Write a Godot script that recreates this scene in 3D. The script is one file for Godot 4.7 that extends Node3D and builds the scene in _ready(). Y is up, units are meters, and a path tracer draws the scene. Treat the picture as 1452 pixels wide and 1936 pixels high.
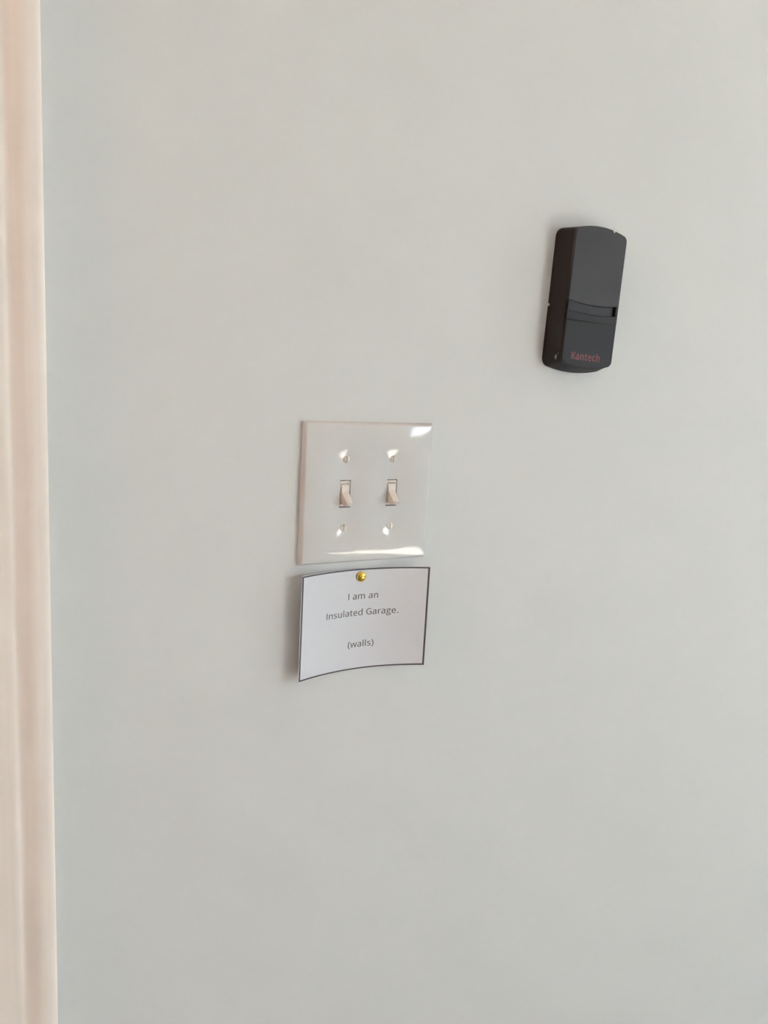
extends Node3D
# A garage wall seen from about 0.7 m: light switch plate, pinned paper card, black card reader, door casing.
# Small things are laid out in millimetres round the centre of the switch plate, which hangs at PLATE (metres); +z points into the room.

const PLATE := Vector3(0.0, 1.22, 0.0)
const ROOM_LEFT := -1.75
const ROOM_RIGHT := 6.2
const ROOM_FRONT := 5.6
const ROOM_TOP := 2.6
const SKY_COLOR := Color(0.86, 0.92, 1.0)
const WARM := Color(1.0, 0.68, 0.47)

func _ready() -> void:
	# ---- camera
	var cam := Camera3D.new()
	cam.name = "camera"
	cam.fov = 64.557
	cam.near = 0.02
	cam.far = 60.0
	cam.position = PLATE + Vector3(-0.33002, 0.10823, 0.62853)
	cam.basis = Basis(Vector3.UP, deg_to_rad(-29.0745)) * Basis(Vector3.RIGHT, deg_to_rad(-9.9924)) * Basis(Vector3.BACK, deg_to_rad(3.1650))
	add_child(cam)
	cam.current = true
	# ---- sky and exposure
	var env := Environment.new()
	var sky_mat := ProceduralSkyMaterial.new()
	sky_mat.sky_top_color = Color(0.80, 0.88, 1.0)
	sky_mat.sky_horizon_color = Color(0.95, 0.98, 1.0)
	sky_mat.ground_horizon_color = Color(0.80, 0.80, 0.78)
	sky_mat.ground_bottom_color = Color(0.62, 0.61, 0.58)
	sky_mat.sky_energy_multiplier = 1.0
	var sky := Sky.new()
	sky.sky_material = sky_mat
	env.background_mode = Environment.BG_SKY
	env.sky = sky
	env.tonemap_mode = Environment.TONE_MAPPER_LINEAR
	env.tonemap_exposure = 19.2
	env.sdfgi_enabled = true
	env.ssao_enabled = true
	env.ssil_enabled = true
	var we := WorldEnvironment.new()
	we.name = "world_environment"
	we.environment = env
	add_child(we)
	# ---- the sun shines through the small high window on the right onto a patch of the floor
	var sun := DirectionalLight3D.new()
	sun.name = "sun"
	sun.light_color = Color(1.0, 0.98, 0.95)
	sun.light_energy = 4.3
	sun.light_angular_distance = 0.5
	sun.shadow_enabled = true
	sun.basis = Basis.looking_at(Vector3(-4.05, -1.9, 0.25))
	add_child(sun)
	build_materials()
	build_room()
	build_door()
	build_ceiling_light()
	build_light_switch()
	build_card_reader()
	build_card()
	build_pin()

# ------------------------------------------------------------------ materials
var M := {}

func mat(key: String, color: Color, rough: float, metal := 0.0, spec := 0.5) -> StandardMaterial3D:
	var m := StandardMaterial3D.new()
	m.resource_name = key
	m.albedo_color = color
	m.roughness = rough
	m.metallic = metal
	m.metallic_specular = spec
	M[key] = m
	return m

func noise_tex(sd: int, freq: float, size: int, octaves := 4) -> NoiseTexture2D:
	var n := FastNoiseLite.new()
	n.seed = sd
	n.frequency = freq
	n.fractal_octaves = octaves
	var t := NoiseTexture2D.new()
	t.width = size
	t.height = size
	t.seamless = true
	t.noise = n
	return t

func relief(m: StandardMaterial3D, t: Texture2D, depth_cm: float, tiles: float) -> void:
	m.heightmap_enabled = true
	m.heightmap_texture = t
	m.heightmap_scale = depth_cm
	m.uv1_triplanar = true
	m.uv1_world_triplanar = true
	m.uv1_scale = Vector3(tiles, tiles, tiles)

func build_materials() -> void:
	var wall := mat("wall_paint", Color8(219, 222, 222), 0.75, 0.0, 0.3)
	relief(wall, noise_tex(3, 0.03, 512), 0.004, 5.0)
	mat("ceiling_paint", Color8(232, 231, 226), 0.9, 0.0, 0.3)
	var fl := mat("concrete", Color.WHITE, 0.6)
	var ft := noise_tex(8, 0.01, 512, 5)
	var ramp := Gradient.new()
	ramp.set_color(0, Color8(168, 166, 162))
	ramp.set_color(1, Color8(198, 196, 190))
	ft.color_ramp = ramp
	fl.albedo_texture = ft
	fl.uv1_triplanar = true
	fl.uv1_world_triplanar = true
	fl.uv1_scale = Vector3(0.7, 0.7, 0.7)
	var tr := mat("casing_paint", Color.WHITE, 0.6)
	var tt := noise_tex(21, 0.02, 256, 4)
	var tg := Gradient.new()
	tg.set_color(0, Color8(240, 231, 223))
	tg.set_color(1, Color8(245, 238, 231))
	tt.color_ramp = tg
	tr.albedo_texture = tt
	tr.uv1_triplanar = true
	tr.uv1_world_triplanar = true
	tr.uv1_scale = Vector3(22.0, 0.9, 22.0)
	mat("plate_nylon", Color8(214, 215, 215), 0.07, 0.0, 0.5)
	mat("toggle_nylon", Color8(226, 221, 214), 0.3, 0.0, 0.5)
	mat("screw_paint", Color8(222, 219, 212), 0.35)
	mat("slot_dark", Color8(158, 150, 142), 0.7)
	mat("paper", Color8(221, 224, 231), 0.85, 0.0, 0.25)
	mat("border_ink", Color8(92, 90, 96), 0.8, 0.0, 0.2)
	mat("text_ink", Color8(92, 92, 97), 0.8, 0.0, 0.2)
	mat("brass", Color8(232, 196, 92), 0.16, 1.0)
	var rb := mat("reader_plastic", Color8(25, 27, 32), 0.5, 0.0, 0.38)
	relief(rb, noise_tex(5, 0.2, 256, 3), 0.003, 40.0)
	mat("reader_panel", Color8(61, 62, 66), 0.5, 0.0, 0.35)
	mat("reader_panel_lower", Color8(34, 34, 38), 0.5, 0.0, 0.35)
	mat("reader_recess", Color8(30, 30, 33), 0.4, 0.0, 0.35)
	mat("reader_groove", Color8(22, 22, 24), 0.6)
	mat("red_ink", Color8(108, 40, 50), 0.5)
	mat("fleck", Color8(220, 218, 210), 0.7)
	mat("scuff", Color8(96, 97, 97), 0.6)
	mat("door_paint", Color8(226, 212, 198), 0.4)
	mat("frame_paint", Color8(235, 234, 230), 0.4)
	var wg := mat("window_glass", Color(0.9, 0.95, 0.95, 0.08), 0.0)
	wg.transparency = BaseMaterial3D.TRANSPARENCY_ALPHA
	mat("metal", Color8(190, 186, 178), 0.3, 1.0)
	var gl := mat("lamp_glass", Color8(255, 240, 220), 0.5)
	gl.emission_enabled = true
	gl.emission = WARM
	gl.emission_energy_multiplier = 0.1

# ------------------------------------------------------------------ helpers
func tag(o: Node, label: String, category: String) -> void:
	o.set_meta("label", label)
	o.set_meta("category", category)

func commit(called: String, st: SurfaceTool, m: Material, parent: Node) -> MeshInstance3D:
	var o := MeshInstance3D.new()
	o.name = called
	st.set_material(m)
	o.mesh = st.commit()
	o.cast_shadow = GeometryInstance3D.SHADOW_CASTING_SETTING_ON
	parent.add_child(o, true)
	return o

func begin() -> SurfaceTool:
	var st := SurfaceTool.new()
	st.begin(Mesh.PRIMITIVE_TRIANGLES)
	return st

# a, b, c, d counter-clockwise seen from outside
func quad(st: SurfaceTool, a: Vector3, b: Vector3, c: Vector3, d: Vector3, group := 0) -> void:
	st.set_smooth_group(group)
	for v in [a, c, b, a, d, c]:
		st.add_vertex(v)

func tri(st: SurfaceTool, a: Vector3, b: Vector3, c: Vector3, group := 0) -> void:
	st.set_smooth_group(group)
	for v in [a, c, b]:
		st.add_vertex(v)

# rings run counter-clockwise seen from +z, from low z to high z; groups: one smooth group per band
func loft(st: SurfaceTool, rings: Array, groups: Array, cap_top := true, cap_bottom := true) -> void:
	for k in rings.size() - 1:
		var lo: PackedVector3Array = rings[k]
		var hi: PackedVector3Array = rings[k + 1]
		for i in lo.size():
			var j := (i + 1) % lo.size()
			quad(st, lo[i], lo[j], hi[j], hi[i], groups[k])
	if cap_top:
		cap(st, rings[-1], false, 61)
	if cap_bottom:
		cap(st, rings[0], true, 62)

func cap(st: SurfaceTool, ring: PackedVector3Array, down: bool, group: int) -> void:
	var flat := PackedVector2Array()
	for v in ring:
		flat.append(Vector2(v.x, v.y))
	var idx := Geometry2D.triangulate_polygon(flat)
	for t in range(0, idx.size(), 3):
		var a: Vector3 = ring[idx[t]]
		var b: Vector3 = ring[idx[t + 1]]
		var c: Vector3 = ring[idx[t + 2]]
		var up := (b - a).cross(c - a).z > 0.0
		if up == down:
			tri(st, a, c, b, group)
		else:
			tri(st, a, b, c, group)

func ring_at(poly: PackedVector2Array, z: float, inset := 0.0) -> PackedVector3Array:
	var out := PackedVector3Array()
	var n := poly.size()
	for i in n:
		var e0 := (poly[i] - poly[(i + n - 1) % n]).normalized()
		var e1 := (poly[(i + 1) % n] - poly[i]).normalized()
		var m := (Vector2(-e0.y, e0.x) + Vector2(-e1.y, e1.x))
		m = m / maxf(0.35, m.length_squared() * 0.5)
		var p := poly[i] + m * inset
		out.append(Vector3(p.x, p.y, z) * 0.001)
	return out

func ccw(poly: PackedVector2Array) -> PackedVector2Array:
	if Geometry2D.is_polygon_clockwise(poly):
		poly.reverse()
	return poly

# a plate with this outline (mm), from z0 to z1, its front edge rounded by r
func slab(poly: PackedVector2Array, z0: float, z1: float, r: float) -> SurfaceTool:
	var st := begin()
	poly = ccw(poly)
	loft(st, [ring_at(poly, z0), ring_at(poly, z1 - r), ring_at(poly, z1 - r * 0.3, r * 0.3), ring_at(poly, z1, r)], [1, 2, 2])
	st.generate_normals()
	return st

func box_at(st: SurfaceTool, lo: Vector3, hi: Vector3) -> void:
	var p := [Vector3(lo.x, lo.y, lo.z), Vector3(hi.x, lo.y, lo.z), Vector3(hi.x, hi.y, lo.z), Vector3(lo.x, hi.y, lo.z), Vector3(lo.x, lo.y, hi.z), Vector3(hi.x, lo.y, hi.z), Vector3(hi.x, hi.y, hi.z), Vector3(lo.x, hi.y, hi.z)]
	quad(st, p[4], p[5], p[6], p[7], 1)
	quad(st, p[1], p[0], p[3], p[2], 2)
	quad(st, p[5], p[1], p[2], p[6], 3)
	quad(st, p[0], p[4], p[7], p[3], 4)
	quad(st, p[7], p[6], p[2], p[3], 5)
	quad(st, p[0], p[1], p[5], p[4], 6)

func structure(called: String, lo: Vector3, hi: Vector3, m: Material, holes: Array = []) -> void:
	if holes.is_empty():
		var st := begin()
		box_at(st, lo, hi)
		st.generate_normals()
		var o := commit(called, st, m, self)
		o.set_meta("kind", "structure")
		return
	var c := CSGBox3D.new()
	c.name = called
	c.size = hi - lo
	c.position = (lo + hi) * 0.5
	c.material = m
	for h in holes:
		var k := CSGBox3D.new()
		k.name = "opening"
		k.operation = CSGShape3D.OPERATION_SUBTRACTION
		k.size = h[1] - h[0]
		k.position = (h[0] + h[1]) * 0.5 - c.position
		k.material = m
		c.add_child(k, true)
	c.set_meta("kind", "structure")
	add_child(c)

# lathe round +z: profile of (radius, z) in mm, from the back to the front tip
func lathe(profile: Array, sides := 48) -> SurfaceTool:
	var st := begin()
	var rings := []
	var groups := []
	for p in profile:
		var ring := PackedVector3Array()
		for i in sides:
			var a := TAU * i / sides
			ring.append(Vector3(cos(a) * p.x, sin(a) * p.x, p.y) * 0.001)
		rings.append(ring)
		groups.append(1)
	groups.pop_back()
	loft(st, rings, groups, true, true)
	st.generate_normals()
	return st

func thing(called: String, at: Vector3, label: String, category: String) -> Node3D:
	var o := Node3D.new()
	o.name = called
	o.position = at
	tag(o, label, category)
	add_child(o, true)
	return o

# lettering in the plane z = 0: centred on x, baseline on y = 0, fitted to width x cap height (mm); bend maps a point (mm) to a point (mm)
func lettering(text: String, bold: bool, width: float, cap_h: float, bend: Callable, thick: float) -> ArrayMesh:
	var f := SystemFont.new()
	f.font_names = PackedStringArray(["Droid Sans"])
	f.font_weight = 700 if bold else 400
	var t := TextMesh.new()
	t.font = f
	# a plain stroke for a leading capital I, which this font draws with serifs
	t.text = "l" + text.substr(1) if text.begins_with("I") else text
	t.font_size = 64
	t.pixel_size = 0.1
	t.depth = 0.0
	t.curve_step = 1.0
	var arr: Array = t.get_mesh_arrays()
	var v: PackedVector3Array = arr[Mesh.ARRAY_VERTEX]
	var nrm: PackedVector3Array = arr[Mesh.ARRAY_NORMAL]
	var idx = arr[Mesh.ARRAY_INDEX]
	if idx == null or idx.is_empty():
		idx = PackedInt32Array(range(v.size()))
	var cap_t := TextMesh.new()
	cap_t.font = f
	cap_t.text = "I"
	cap_t.font_size = 64
	cap_t.pixel_size = 0.1
	cap_t.depth = 0.0
	var box := t.get_aabb()
	var cv: PackedVector3Array = cap_t.get_mesh_arrays()[Mesh.ARRAY_VERTEX]
	var lo := INF
	var hi := -INF
	for p in cv:
		lo = minf(lo, p.y)
		hi = maxf(hi, p.y)
	var stem := -INF
	if text.begins_with("I"):
		stem = box.position.x + (hi - lo) * 0.2
	var sx := width / box.size.x
	var sy := cap_h / (hi - lo)
	var st := begin()
	for k in range(0, idx.size(), 3):
		if nrm[idx[k]].z < 0.5:
			continue
		var q := []
		for j in 3:
			var p: Vector3 = v[idx[k + j]]
			q.append(bend.call(Vector3((p.x - box.get_center().x) * sx, ((minf(p.y, hi) if p.x < stem else p.y) - lo) * sy, thick)) * 0.001)
		var n: Vector3 = (q[1] - q[0]).cross(q[2] - q[0])
		if n.z > 0.0:
			tri(st, q[0], q[1], q[2])
		else:
			tri(st, q[0], q[2], q[1])
	st.generate_normals()
	return st.commit()

# ------------------------------------------------------------------ the room
const DOOR_RIGHT := -0.313
const DOOR_LEFT := -1.133
const DOOR_TOP := 2.03

func build_room() -> void:
	var t := 0.13
	structure("wall_back", Vector3(ROOM_LEFT - t, 0, -t), Vector3(ROOM_RIGHT + t, ROOM_TOP, 0), M.wall_paint,
		[[Vector3(DOOR_LEFT, -0.1, -0.3), Vector3(DOOR_RIGHT, DOOR_TOP, 0.1)]])
	structure("wall_left", Vector3(ROOM_LEFT - t, 0, 0), Vector3(ROOM_LEFT, ROOM_TOP, ROOM_FRONT), M.wall_paint)
	structure("wall_front", Vector3(ROOM_LEFT - t, 0, ROOM_FRONT), Vector3(ROOM_RIGHT + t, ROOM_TOP, ROOM_FRONT + t), M.wall_paint,
		[[Vector3(3.45, 1.22, ROOM_FRONT - 0.2), Vector3(5.6, 2.32, ROOM_FRONT + 0.3)]])
	structure("wall_right", Vector3(ROOM_RIGHT, 0, 0), Vector3(ROOM_RIGHT + t, ROOM_TOP, ROOM_FRONT), M.wall_paint,
		[[Vector3(ROOM_RIGHT - 0.2, 1.62, 1.6), Vector3(ROOM_RIGHT + 0.3, 2.28, 3.1)]])
	window_frame("window_1", Vector3(4.525, 1.77, ROOM_FRONT + t * 0.5), 2.15, 1.1, 0.0)
	window_frame("window_2", Vector3(ROOM_RIGHT + t * 0.5, 1.95, 2.35), 1.5, 0.66, PI * 0.5)
	structure("floor", Vector3(ROOM_LEFT - t, -0.15, -t - 0.6), Vector3(ROOM_RIGHT + t, 0, ROOM_FRONT + t), M.concrete)
	structure("ceiling", Vector3(ROOM_LEFT - t, ROOM_TOP, -t), Vector3(ROOM_RIGHT + t, ROOM_TOP + 0.15, ROOM_FRONT + t), M.ceiling_paint)
	structure("ground", Vector3(-14, -0.3, -14), Vector3(20, -0.16, 24), M.concrete)

# a frame set in a wall opening, with one clear pane
func window_frame(called: String, at: Vector3, w: float, h: float, turn: float) -> void:
	var o := Node3D.new()
	o.name = called
	o.position = at
	o.rotation.y = turn
	o.set_meta("kind", "structure")
	add_child(o)
	var f := 0.035
	var x := w * 0.5
	var y := h * 0.5
	var st := begin()
	box_at(st, Vector3(-x, -y, -0.03), Vector3(-x + f, y, 0.03))
	box_at(st, Vector3(x - f, -y, -0.03), Vector3(x, y, 0.03))
	box_at(st, Vector3(-x + f, -y, -0.03), Vector3(x - f, -y + f, 0.03))
	box_at(st, Vector3(-x + f, y - f, -0.03), Vector3(x - f, y, 0.03))
	st.generate_normals()
	commit("window_frame", st, M.frame_paint, o)
	st = begin()
	box_at(st, Vector3(-x + f, -y + f, -0.002), Vector3(x - f, y - f, 0.002))
	st.generate_normals()
	commit("pane", st, M.window_glass, o)

func casing_profile() -> PackedVector2Array:
	# (distance from the door side, height off the wall) in mm: thin at the door, a groove, a thick rounded back band
	var p := PackedVector2Array([Vector2(0, 0), Vector2(0, 8), Vector2(1.2, 9.6), Vector2(3, 10)])
	for k in 9:
		p.append(Vector2(8 + 22.0 * k / 8.0, 10.5 + 1.5 * k / 8.0))
	for q in [Vector2(32, 11.6), Vector2(33.5, 11.1), Vector2(35, 11.3), Vector2(37, 12.0), Vector2(39.5, 13.0), Vector2(42, 14.0), Vector2(44, 14.7), Vector2(46, 15.1), Vector2(48, 15.3), Vector2(52, 15.3), Vector2(54.5, 15.0), Vector2(56.2, 14.2), Vector2(57, 12.8), Vector2(57, 0)]:
		p.append(q)
	return p

# a length of casing: outline (u, w) swept between two mitred ends; along gives the point for (u, w, end)
func casing(called: String, along: Callable) -> void:
	var st := begin()
	var prof := casing_profile()
	var n := prof.size()
	for i in n:
		var j := (i + 1) % n
		var a: Vector3 = along.call(prof[i], 0)
		var b: Vector3 = along.call(prof[j], 0)
		var c: Vector3 = along.call(prof[j], 1)
		var d: Vector3 = along.call(prof[i], 1)
		# find which way is outward from the profile's middle
		var mid: Vector3 = along.call(Vector2(28, 5), 0)
		if (b - a).cross(d - a).dot((a + b) * 0.5 - mid) > 0.0:
			quad(st, a, b, c, d, 1 if i >= 1 and i < n - 2 else 2 + i)
		else:
			quad(st, b, a, d, c, 1 if i >= 1 and i < n - 2 else 2 + i)
	st.generate_normals()
	var o := commit(called, st, M.casing_paint, self)
	o.set_meta("kind", "structure")

func build_door() -> void:
	var x0 := DOOR_RIGHT - 0.0065
	var x1 := DOOR_LEFT + 0.0065
	var y1 := DOOR_TOP - 0.0065
	casing("trim_1", func(p: Vector2, e: int): return Vector3(x0 + p.x * 0.001, 0.0 if e == 0 else y1 + p.x * 0.001, p.y * 0.001))
	casing("trim_2", func(p: Vector2, e: int): return Vector3(x1 - p.x * 0.001, 0.0 if e == 0 else y1 + p.x * 0.001, p.y * 0.001))
	casing("trim_3", func(p: Vector2, e: int): return Vector3(x1 - p.x * 0.001 if e == 0 else x0 + p.x * 0.001, y1 + p.x * 0.001, p.y * 0.001))
	var d := Node3D.new()
	d.name = "door_1"
	d.position = Vector3((DOOR_LEFT + DOOR_RIGHT) * 0.5, 0.0, -0.02)
	d.set_meta("kind", "structure")
	add_child(d)
	var hw := (DOOR_RIGHT - DOOR_LEFT) * 0.5
	var st := begin()
	box_at(st, Vector3(-hw + 0.02, 0.008, -0.075), Vector3(hw - 0.02, DOOR_TOP - 0.02, -0.035))
	st.generate_normals()
	commit("door_leaf", st, M.door_paint, d)
	st = begin()
	box_at(st, Vector3(-hw, 0, -0.11), Vector3(-hw + 0.018, DOOR_TOP, 0.02))
	box_at(st, Vector3(hw - 0.018, 0, -0.11), Vector3(hw, DOOR_TOP, 0.02))
	box_at(st, Vector3(-hw + 0.018, DOOR_TOP - 0.018, -0.11), Vector3(hw - 0.018, DOOR_TOP, 0.02))
	for e in [[-hw + 0.018, -hw + 0.032], [hw - 0.032, hw - 0.018]]:
		box_at(st, Vector3(e[0], 0, -0.1), Vector3(e[1], DOOR_TOP - 0.018, -0.076))
	box_at(st, Vector3(-hw + 0.032, DOOR_TOP - 0.032, -0.1), Vector3(hw - 0.032, DOOR_TOP - 0.018, -0.076))
	st.generate_normals()
	commit("door_jamb", st, M.casing_paint, d)
	for r in [[-0.3, 0.2, -0.05, 0.9], [0.05, 0.2, 0.3, 0.9], [-0.3, 1.05, -0.05, 1.85], [0.05, 1.05, 0.3, 1.85]]:
		var poly := PackedVector2Array([Vector2(r[0], r[1]) * 1000.0, Vector2(r[2], r[1]) * 1000.0, Vector2(r[2], r[3]) * 1000.0, Vector2(r[0], r[3]) * 1000.0])
		commit("door_panel", slab(poly, -36, -27, 8), M.door_paint, d)
	var knob := commit("door_handle", lathe([Vector2(30, 0), Vector2(30, 4), Vector2(12, 8), Vector2(11, 28), Vector2(22, 36), Vector2(27, 48), Vector2(22, 60), Vector2(8, 65)]), M.metal, d)
	knob.position = Vector3(-hw + 0.09, 0.98, -0.035)

func build_ceiling_light() -> void:
	var at := Vector3(-1.4, ROOM_TOP, 0.33)
	var t := thing("ceiling_light", at, "round warm glass ceiling light above the door side of the garage", "ceiling light")
	var base := commit("base", lathe([Vector2(150, 0), Vector2(150, 22), Vector2(140, 30)]), M.metal, t)
	base.rotation_degrees.x = 90
	var prof := []
	for k in 10:
		var a := PI * 0.5 * k / 9.0
		prof.append(Vector2(maxf(138.0 * cos(a), 1.0), 30 + 75.0 * sin(a)))
	var shade := commit("lamp_shade", lathe(prof), M.lamp_glass, t)
	shade.rotation_degrees.x = 90
	var lamp := OmniLight3D.new()
	lamp.name = "lamp"
	lamp.position = at + Vector3(0, -0.16, 0)
	lamp.light_color = WARM
	lamp.light_energy = 0.0178
	lamp.omni_range = 12.0
	lamp.omni_attenuation = 2.0
	lamp.light_size = 0.1
	lamp.shadow_enabled = true
	add_child(lamp)

# ------------------------------------------------------------------ light switch
const PW := 126.7
const PH := 124.0
const OPEN_X := 5.15
const OPEN_Y := 12.0
const GANG := 23.0
const SCREW_Y := 30.15

func plate_z(x: float, y: float) -> float:
	var d := minf(PW * 0.5 - absf(x), PH * 0.5 - absf(y))
	var s := clampf(d / 3.0, 0.0, 1.0)
	var z := 1.5 + 4.0 * (1.0 - pow(1.0 - s, 2.2))
	var u := absf(x) / (PW * 0.5)
	var v := absf(y) / (PH * 0.5)
	z += 1.6 * (1.0 - pow(u, 6.0)) * (1.0 - pow(v, 7.0 if y > 0.0 else 9.0))
	# the plate is drawn in along each switch and dented a little round each screw
	for sx in [-1.0, 1.0]:
		var q := Vector2(x - sx * GANG, maxf(absf(y) - 24.0, 0.0))
		z -= 2.1 * exp(-q.length_squared() / (2.0 * 10.0 * 10.0))
		for sy in [-1.0, 1.0]:
			q = Vector2(x - sx * GANG, y - sy * SCREW_Y)
			z -= 0.45 * exp(-q.length_squared() / (2.0 * 5.0 * 5.0))
	return z

func spaced(from: float, to: float, step: float) -> Array:
	var n := int(ceil((to - from) / step))
	var out := []
	for i in n:
		out.append(from + (to - from) * i / n)
	return out

func build_light_switch() -> void:
	var t := thing("light_switch", PLATE, "glossy white double toggle light switch plate above the pinned paper card", "light switch")
	var hx := PW * 0.5
	var hy := PH * 0.5
	var xs := spaced(-hx, -hx + 4, 0.4) + spaced(-hx + 4, -GANG - OPEN_X, 1.0) + spaced(-GANG - OPEN_X, -GANG + OPEN_X, 1.0) + spaced(-GANG + OPEN_X, GANG - OPEN_X, 1.0) + spaced(GANG - OPEN_X, GANG + OPEN_X, 1.0) + spaced(GANG + OPEN_X, hx - 4, 1.0) + spaced(hx - 4, hx, 0.4) + [hx]
	var ys := spaced(-hy, -hy + 4, 0.4) + spaced(-hy + 4, -OPEN_Y, 1.0) + spaced(-OPEN_Y, OPEN_Y, 1.0) + spaced(OPEN_Y, hy - 4, 1.0) + spaced(hy - 4, hy, 0.4) + [hy]
	var st := begin()
	var hole := func(x: float, y: float) -> bool: return absf(y) < OPEN_Y and (absf(x - GANG) < OPEN_X or absf(x + GANG) < OPEN_X)
	var pt := func(x: float, y: float) -> Vector3: return Vector3(x, y, plate_z(x, y)) * 0.001
	for i in xs.size() - 1:
		for j in ys.size() - 1:
			if hole.call((xs[i] + xs[i + 1]) * 0.5, (ys[j] + ys[j + 1]) * 0.5):
				continue
			quad(st, pt.call(xs[i], ys[j]), pt.call(xs[i + 1], ys[j]), pt.call(xs[i + 1], ys[j + 1]), pt.call(xs[i], ys[j + 1]), 1)
	# outer skirt down to the wall
	var skirt := func(a: Vector3, b: Vector3, g: int) -> void:
		quad(st, Vector3(a.x, a.y, 0), Vector3(b.x, b.y, 0), b, a, g)
	for i in xs.size() - 1:
		skirt.call(pt.call(xs[i], -hy), pt.call(xs[i + 1], -hy), 2)
		skirt.call(pt.call(xs[i + 1], hy), pt.call(xs[i], hy), 3)
	for j in ys.size() - 1:
		skirt.call(pt.call(-hx, ys[j + 1]), pt.call(-hx, ys[j]), 4)
		skirt.call(pt.call(hx, ys[j]), pt.call(hx, ys[j + 1]), 5)
	# walls of the two openings
	for g in [-GANG, GANG]:
		var gx := spaced(g - OPEN_X, g + OPEN_X, 1.0) + [g + OPEN_X]
		var gy := spaced(-OPEN_Y, OPEN_Y, 1.0) + [OPEN_Y]
		for i in gx.size() - 1:
			skirt.call(pt.call(gx[i + 1], -OPEN_Y), pt.call(gx[i], -OPEN_Y), 6)
			skirt.call(pt.call(gx[i], OPEN_Y), pt.call(gx[i + 1], OPEN_Y), 7)
		for j in gy.size() - 1:
			skirt.call(pt.call(g - OPEN_X, gy[j]), pt.call(g - OPEN_X, gy[j + 1]), 8)
			skirt.call(pt.call(g + OPEN_X, gy[j + 1]), pt.call(g + OPEN_X, gy[j]), 9)
	st.generate_normals()
	commit("wall_plate", st, M.plate_nylon, t)
	for g in [-GANG, GANG]:
		build_toggle(t, g)
		for sy in [-SCREW_Y, SCREW_Y]:
			var s := commit("screw", lathe([Vector2(3.2, -2.0), Vector2(3.2, 0.35), Vector2(2.9, 0.75), Vector2(2.0, 1.05), Vector2(1.0, 1.2), Vector2(0.2, 1.25)], 28), M.screw_paint, t)
			s.position = Vector3(g, sy, plate_z(g, sy)) * 0.001
			var slot := begin()
			box_at(slot, Vector3(-0.4, -2.7, 0.2) * 0.001, Vector3(0.4, 2.7, 1.27) * 0.001)
			slot.generate_normals()
			commit("screw_slot", slot, M.slot_dark, s)

func rounded(hx: float, hy: float, r: float, cx := 0.0, cy := 0.0, steps := 5) -> PackedVector2Array:
	var out := PackedVector2Array()
	for c in [[1, 1, 0.0], [-1, 1, 90.0], [-1, -1, 180.0], [1, -1, 270.0]]:
		for k in steps + 1:
			var a := deg_to_rad(c[2] + 90.0 * k / steps)
			out.append(Vector2(cx + c[0] * (hx - r) + cos(a) * r, cy + c[1] * (hy - r) + sin(a) * r))
	return out

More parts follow.
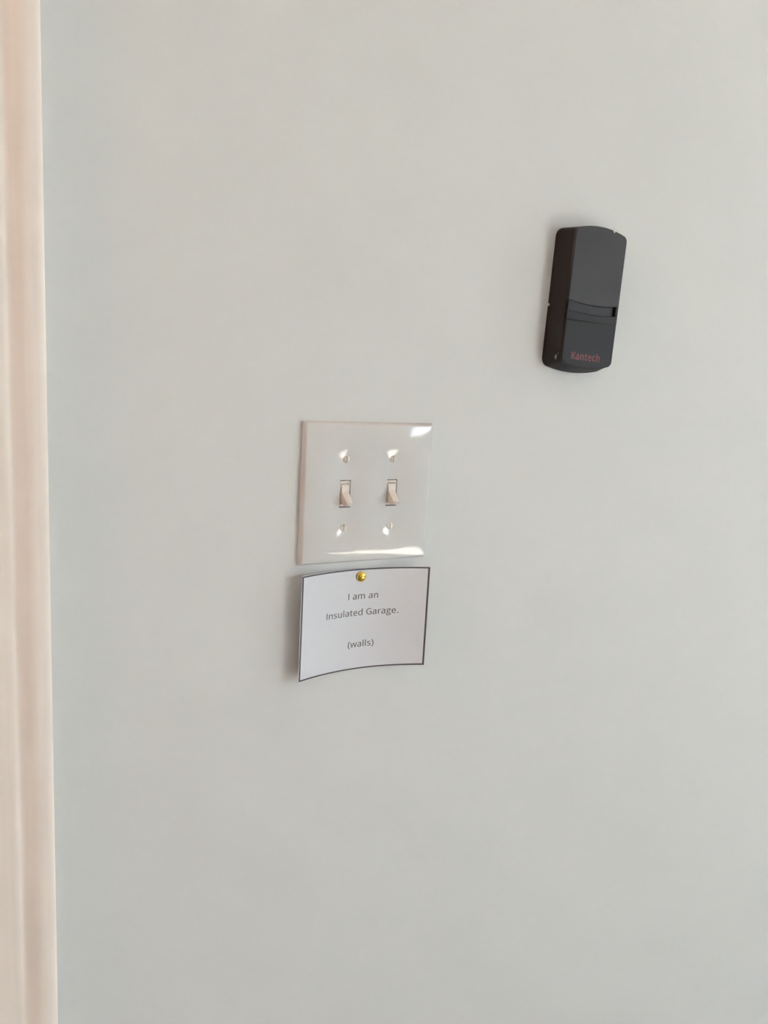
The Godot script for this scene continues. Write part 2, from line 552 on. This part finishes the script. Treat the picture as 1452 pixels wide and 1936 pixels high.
func build_toggle(t: Node3D, g: float) -> void:
	# collar: a frame standing in the opening of the plate
	var f := plate_z(g, OPEN_Y) - 0.3
	var st := begin()
	var outer := rounded(OPEN_X - 0.45, OPEN_Y - 0.75, 0.4)
	var inner := rounded(OPEN_X - 1.35, OPEN_Y - 2.9, 0.4)
	var rings := [ring_at(outer, 0.0), ring_at(outer, f - 0.3), ring_at(outer, f, 0.3), ring_at(inner, f), ring_at(inner, 1.0)]
	loft(st, rings, [1, 2, 3, 4], false, false)
	var well := ring_at(inner, 1.0)
	cap(st, well, false, 9)
	st.generate_normals()
	var collar := commit("switch_collar", st, M.toggle_nylon, t)
	collar.position = Vector3(g, 0, 0) * 0.001
	# lever: outline (y, z) swept across x, narrower at its tip, corners eased
	var prof := [Vector2(8.4, f - 2.5), Vector2(8.4, f - 0.4), Vector2(7.4, f + 0.3), Vector2(5.5, f + 0.9), Vector2(3.4, f + 1.2), Vector2(1.6, f + 1.5), Vector2(0.6, f + 2.2), Vector2(-2.8, f + 6.4), Vector2(-5.6, f + 9.6), Vector2(-6.3, f + 10.2), Vector2(-7.1, f + 10.3), Vector2(-9.2, f + 8.9), Vector2(-9.8, f + 8.2), Vector2(-9.8, f + 7.4), Vector2(-8.9, f + 3.0), Vector2(-8.6, f - 0.4), Vector2(-8.6, f - 2.5)]
	st = begin()
	var rows := []
	for s in [[-1.0, 0.35], [-1.0, 0.0], [1.0, 0.0], [1.0, 0.35]]:
		rows.append(s)
	var lever_pt := func(k: int, side: float, inset: float) -> Vector3:
		var p: Vector2 = prof[k]
		var w := 3.55 - 0.6 * clampf((p.y - f) / 10.0, 0.0, 1.0)
		var c := Vector2(-3.0, f + 3.0)
		var q := p + (c - p).normalized() * inset if inset > 0.0 else p
		return Vector3(side * (w - (0.35 if inset == 0.0 else 0.0)), q.x, q.y) * 0.001
	var n := prof.size()
	for k in n - 1:
		# across: left face edge, bevel, body, bevel, right face edge
		var a0: Vector3 = lever_pt.call(k, -1.0, 0.35)
		var a1: Vector3 = lever_pt.call(k, -1.0, 0.0)
		var a2: Vector3 = lever_pt.call(k, 1.0, 0.0)
		var a3: Vector3 = lever_pt.call(k, 1.0, 0.35)
		var b0: Vector3 = lever_pt.call(k + 1, -1.0, 0.35)
		var b1: Vector3 = lever_pt.call(k + 1, -1.0, 0.0)
		var b2: Vector3 = lever_pt.call(k + 1, 1.0, 0.0)
		var b3: Vector3 = lever_pt.call(k + 1, 1.0, 0.35)
		quad(st, b0, b1, a1, a0, 1)
		quad(st, b1, b2, a2, a1, 1)
		quad(st, b2, b3, a3, a2, 1)
	for side in [-1.0, 1.0]:
		var flat := PackedVector2Array()
		for k in n:
			var p: Vector3 = lever_pt.call(k, side, 0.35)
			flat.append(Vector2(p.y, p.z))
		var idx := Geometry2D.triangulate_polygon(flat)
		for k in range(0, idx.size(), 3):
			var p := [lever_pt.call(idx[k], side, 0.35), lever_pt.call(idx[k + 1], side, 0.35), lever_pt.call(idx[k + 2], side, 0.35)]
			if (p[1] - p[0]).cross(p[2] - p[0]).x * side > 0.0:
				tri(st, p[0], p[1], p[2], 2)
			else:
				tri(st, p[0], p[2], p[1], 2)
	st.generate_normals()
	var lever := commit("toggle_lever", st, M.toggle_nylon, t)
	lever.position = Vector3(g, 0, 0) * 0.001

# ------------------------------------------------------------------ card reader
# outline with straight sides, rounded corners and bowed ends: half width, top and bottom of the sides' corners, bow of each end
func bowed(hw: float, top: float, bottom: float, bow_top: float, bow_bottom: float, r: float) -> PackedVector2Array:
	var out := PackedVector2Array()
	var steps := 8
	var arc := 24
	var corner := func(cx: float, cy: float, a0: float, a1: float) -> void:
		for k in steps + 1:
			var a := lerpf(a0, a1, float(k) / steps)
			out.append(Vector2(cx + cos(a) * r, cy + sin(a) * r))
	var lean_t := atan(2.0 * bow_top / (hw - r) )
	var lean_b := atan(2.0 * bow_bottom / (hw - r))
	corner.call(hw - r, top - r, 0.0, PI * 0.5 - lean_t)
	var ex := hw - r + r * sin(lean_t)
	var ey := top - r + r * cos(lean_t)
	for k in range(1, arc):
		var x := lerpf(ex, -ex, float(k) / arc)
		out.append(Vector2(x, ey + bow_top * (1.0 - x * x / (ex * ex))))
	corner.call(-hw + r, top - r, PI * 0.5 + lean_t, PI)
	corner.call(-hw + r, bottom + r, PI, PI * 1.5 - lean_b)
	ex = hw - r + r * sin(lean_b)
	ey = bottom + r - r * cos(lean_b)
	for k in range(1, arc):
		var x := lerpf(-ex, ex, float(k) / arc)
		out.append(Vector2(x, ey - bow_bottom * (1.0 - x * x / (ex * ex))))
	corner.call(hw - r, bottom + r, PI * 1.5 + lean_b, TAU)
	# the last point of a corner and the first of the next may fall together
	var clean := PackedVector2Array()
	for p in out:
		if clean.is_empty() or clean[-1].distance_to(p) > 0.02:
			clean.append(p)
	if clean[0].distance_to(clean[-1]) < 0.02:
		clean.remove_at(clean.size() - 1)
	return clean

# the part of outline between two curves y = c0 + s0 x^2 (lower) and y = c1 + s1 x^2 (upper)
func between(outline: PackedVector2Array, c0: float, s0: float, c1: float, s1: float, x0 := -60.0, x1 := 60.0) -> PackedVector2Array:
	var band := PackedVector2Array()
	for k in 41:
		var x := lerpf(x0, x1, k / 40.0)
		band.append(Vector2(x, c0 + s0 * x * x))
	for k in 41:
		var x := lerpf(x1, x0, k / 40.0)
		band.append(Vector2(x, c1 + s1 * x * x))
	var cut := Geometry2D.intersect_polygons(outline, band)
	var best := PackedVector2Array()
	for p in cut:
		if p.size() > best.size():
			best = p
	var clean := PackedVector2Array()
	for p in best:
		if clean.is_empty() or clean[-1].distance_to(p) > 0.05:
			clean.append(p)
	if clean[0].distance_to(clean[-1]) < 0.05:
		clean.remove_at(clean.size() - 1)
	return ccw(clean)

func build_card_reader() -> void:
	var t := thing("card_reader", PLATE + Vector3(224.5, 183.0, 0) * 0.001, "black plastic card reader with red lettering on the wall above right of the light switch", "card reader")
	t.rotation_degrees.z = -2.0
	# body: base against the wall, sides drawn in to a narrower front
	var base := bowed(38.0, 65.0, -65.0, 3.5, 3.5, 9.0)
	var front := bowed(32.0, 64.5, -60.5, 3.8, 3.8, 6.0)
	var st := begin()
	var n := base.size()
	var mix := func(s: float, z: float, inset: float) -> PackedVector3Array:
		var poly := PackedVector2Array()
		for i in n:
			poly.append(base[i].lerp(front[i], s))
		return ring_at(poly, z, inset)
	loft(st, [mix.call(0.0, 0.0, 0.0), mix.call(0.0, 2.5, 0.0), mix.call(0.06, 3.6, 0.0), mix.call(1.0, 18.6, 0.0)], [1, 2, 3], true, true)
	st.generate_normals()
	commit("body", st, M.reader_plastic, t)
	# front panels on the body: between them a straight seam and a curved recess that gets deeper towards the right
	var face := PackedVector2Array()
	for v in ring_at(front, 0.0, 0.1):
		face.append(Vector2(v.x, v.y) * 1000.0)
	var face_in := PackedVector2Array()
	for v in ring_at(front, 0.0, 0.5):
		face_in.append(Vector2(v.x, v.y) * 1000.0)
	commit("upper_panel", slab(between(face, -4.6, 0.0024, 90.0, 0.0), 18.5, 21.8, 0.7), M.reader_panel, t)
	commit("middle_strip", slab(between(face, -19.7, 0.0, -13.2, 0.0024), 18.5, 21.5, 0.4), M.reader_panel_lower, t)
	commit("lower_panel", slab(between(face, -90.0, 0.0, -20.2, 0.0), 18.5, 21.6, 0.7), M.reader_panel_lower, t)
	commit("seam", slab(between(face, -20.3, 0.0, -19.6, 0.0), 18.5, 21.1, 0.1), M.reader_groove, t)
	commit("recess_end", slab(between(face, -13.3, 0.0024, -4.5, 0.0024, -60.0, -29.2), 18.5, 21.5, 0.4), M.reader_panel_lower, t)
	commit("recess_end", slab(between(face, -13.3, 0.0024, -4.5, 0.0024, 28.6, 60.0), 18.5, 21.5, 0.4), M.reader_panel_lower, t)
	var scoop := between(face_in, -13.4, 0.0024, -4.4, 0.0024, -29.4, 28.8)
	st = begin()
	var back := ring_at(scoop, 18.5)
	var top := ring_at(scoop, 20.0)
	for i in top.size():
		var s := clampf((top[i].x * 1000.0 + 29.0) / 57.0, 0.0, 1.0)
		top[i].z = (21.2 - 2.2 * (1.0 - pow(1.0 - s, 1.6))) * 0.001
	loft(st, [back, top], [1])
	st.generate_normals()
	commit("light_bar", st, M.reader_recess, t)
	# red lettering
	var word := MeshInstance3D.new()
	word.name = "red_lettering"
	word.mesh = lettering("Kantech", true, 36.0, 7.0, func(p: Vector3): return p, 0.0)
	word.mesh.surface_set_material(0, M.red_ink)
	word.position = Vector3(-2.5, -56.4, 21.65) * 0.001
	word.set_meta("label", "red lettering")
	t.add_child(word, true)
	# flecks of wall paint and a scuffed corner
	for k in [[14.2, 66.6, 21.5, 1.9, "paint_fleck", M.fleck], [-38.2, -7.0, 1.6, 1.6, "paint_fleck", M.fleck], [-33.6, -55.6, 15.4, 2.1, "scuff_mark", M.scuff], [-32.7, -52.2, 17.2, 1.3, "scuff_mark", M.scuff]]:
		var o := commit(k[4], fleck(k[3], int(k[0] * 7.0) + 400), k[5], t)
		o.position = Vector3(k[0], k[1], k[2]) * 0.001

func fleck(r: float, sd: int) -> SurfaceTool:
	var rng := RandomNumberGenerator.new()
	rng.seed = sd
	var st := begin()
	var rings := []
	var wob := []
	for i in 12:
		wob.append(rng.randf_range(0.65, 1.25))
	for q in [[0.4, -0.6], [0.95, -0.25], [1.0, 0.1], [0.6, 0.5], [0.1, 0.65]]:
		var ring := PackedVector3Array()
		for i in 12:
			var a := TAU * i / 12
			ring.append(Vector3(cos(a) * r * q[0] * wob[i] * 0.8, sin(a) * r * q[0] * wob[i] * 1.2, q[1] * r * 0.7) * 0.001)
		rings.append(ring)
	loft(st, rings, [1, 1, 1, 1])
	st.generate_normals()
	return st

# ------------------------------------------------------------------ paper card
const CARD_L := -63.4
const CARD_R := 64.2
const CARD_T := -68.9
const CARD_B := -164.6

func card_z(x: float) -> float:
	return 0.7 + 0.003 * (x + 2.0) * (x + 2.0)

func on_card(x: float, y: float, off: float) -> Vector3:
	var slope := 0.006 * (x + 2.0)
	var nrm := Vector3(-slope, 0, 1).normalized()
	return Vector3(x, y, card_z(x)) + nrm * off

func sheet(x0: float, x1: float, y0: float, y1: float, off0: float, off1: float) -> SurfaceTool:
	var st := begin()
	add_sheet(st, x0, x1, y0, y1, off0, off1)
	st.generate_normals()
	return st

func add_sheet(st: SurfaceTool, x0: float, x1: float, y0: float, y1: float, off0: float, off1: float) -> void:
	var n := int(maxf(2.0, ceil((x1 - x0) / 2.5)))
	for k in n:
		var a := lerpf(x0, x1, float(k) / n)
		var b := lerpf(x0, x1, float(k + 1) / n)
		quad(st, on_card(a, y0, off1) * 0.001, on_card(b, y0, off1) * 0.001, on_card(b, y1, off1) * 0.001, on_card(a, y1, off1) * 0.001, 1)
		quad(st, on_card(b, y0, off0) * 0.001, on_card(a, y0, off0) * 0.001, on_card(a, y1, off0) * 0.001, on_card(b, y1, off0) * 0.001, 2)
		quad(st, on_card(a, y0, off0) * 0.001, on_card(b, y0, off0) * 0.001, on_card(b, y0, off1) * 0.001, on_card(a, y0, off1) * 0.001, 3)
		quad(st, on_card(b, y1, off0) * 0.001, on_card(a, y1, off0) * 0.001, on_card(a, y1, off1) * 0.001, on_card(b, y1, off1) * 0.001, 4)
	for e in [[x0, 1.0], [x1, -1.0]]:
		var p := [on_card(e[0], y1, off0), on_card(e[0], y0, off0), on_card(e[0], y0, off1), on_card(e[0], y1, off1)]
		if e[1] > 0.0:
			quad(st, p[0] * 0.001, p[1] * 0.001, p[2] * 0.001, p[3] * 0.001, 5)
		else:
			quad(st, p[3] * 0.001, p[2] * 0.001, p[1] * 0.001, p[0] * 0.001, 6)

func build_card() -> void:
	var t := thing("paper_card", PLATE, "curled white paper card with printed text pinned below the light switch", "card")
	commit("paper", sheet(CARD_L, CARD_R, CARD_B, CARD_T, 0.0, 0.25), M.paper, t)
	var m := 0.45
	var w := 1.3
	var st := begin()
	add_sheet(st, CARD_L + m, CARD_R - m, CARD_T - m - w, CARD_T - m, 0.24, 0.28)
	add_sheet(st, CARD_L + m, CARD_R - m, CARD_B + m, CARD_B + m + w, 0.24, 0.28)
	add_sheet(st, CARD_L + m, CARD_L + m + w * 1.2, CARD_B + m + w, CARD_T - m - w, 0.24, 0.28)
	add_sheet(st, CARD_R - m - w * 1.2, CARD_R - m, CARD_B + m + w, CARD_T - m - w, 0.24, 0.28)
	st.generate_normals()
	commit("printed_border", st, M.border_ink, t)
	for l in [["I am an", 2.0, -97.6, 30.0], ["Insulated Garage.", 1.2, -113.0, 72.5], ["(walls)", 1.9, -142.9, 26.0]]:
		var o := MeshInstance3D.new()
		o.name = "printed_text"
		var cx: float = l[1]
		var cy: float = l[2]
		o.mesh = lettering(l[0], false, l[3], 5.9, func(p: Vector3): return on_card(cx + p.x, cy + p.y, 0.30), 0.0)
		o.mesh.surface_set_material(0, M.text_ink)
		t.add_child(o, true)

func build_pin() -> void:
	var prof := [Vector2(0.4, -3.0), Vector2(0.45, 0.2), Vector2(4.4, 0.3), Vector2(4.75, 0.5), Vector2(4.7, 0.9)]
	for k in range(1, 9):
		var a := PI * 0.5 * k / 8.0
		prof.append(Vector2(maxf(4.7 * cos(a), 0.1), 0.9 + 2.3 * sin(a)))
	var o := commit("thumbtack", lathe(prof, 40), M.brass, self)
	o.position = PLATE + Vector3(-1.0, -76.6, card_z(-1.0) + 0.1) * 0.001
	tag(o, "domed brass thumbtack pinning the top of the paper card", "thumbtack")
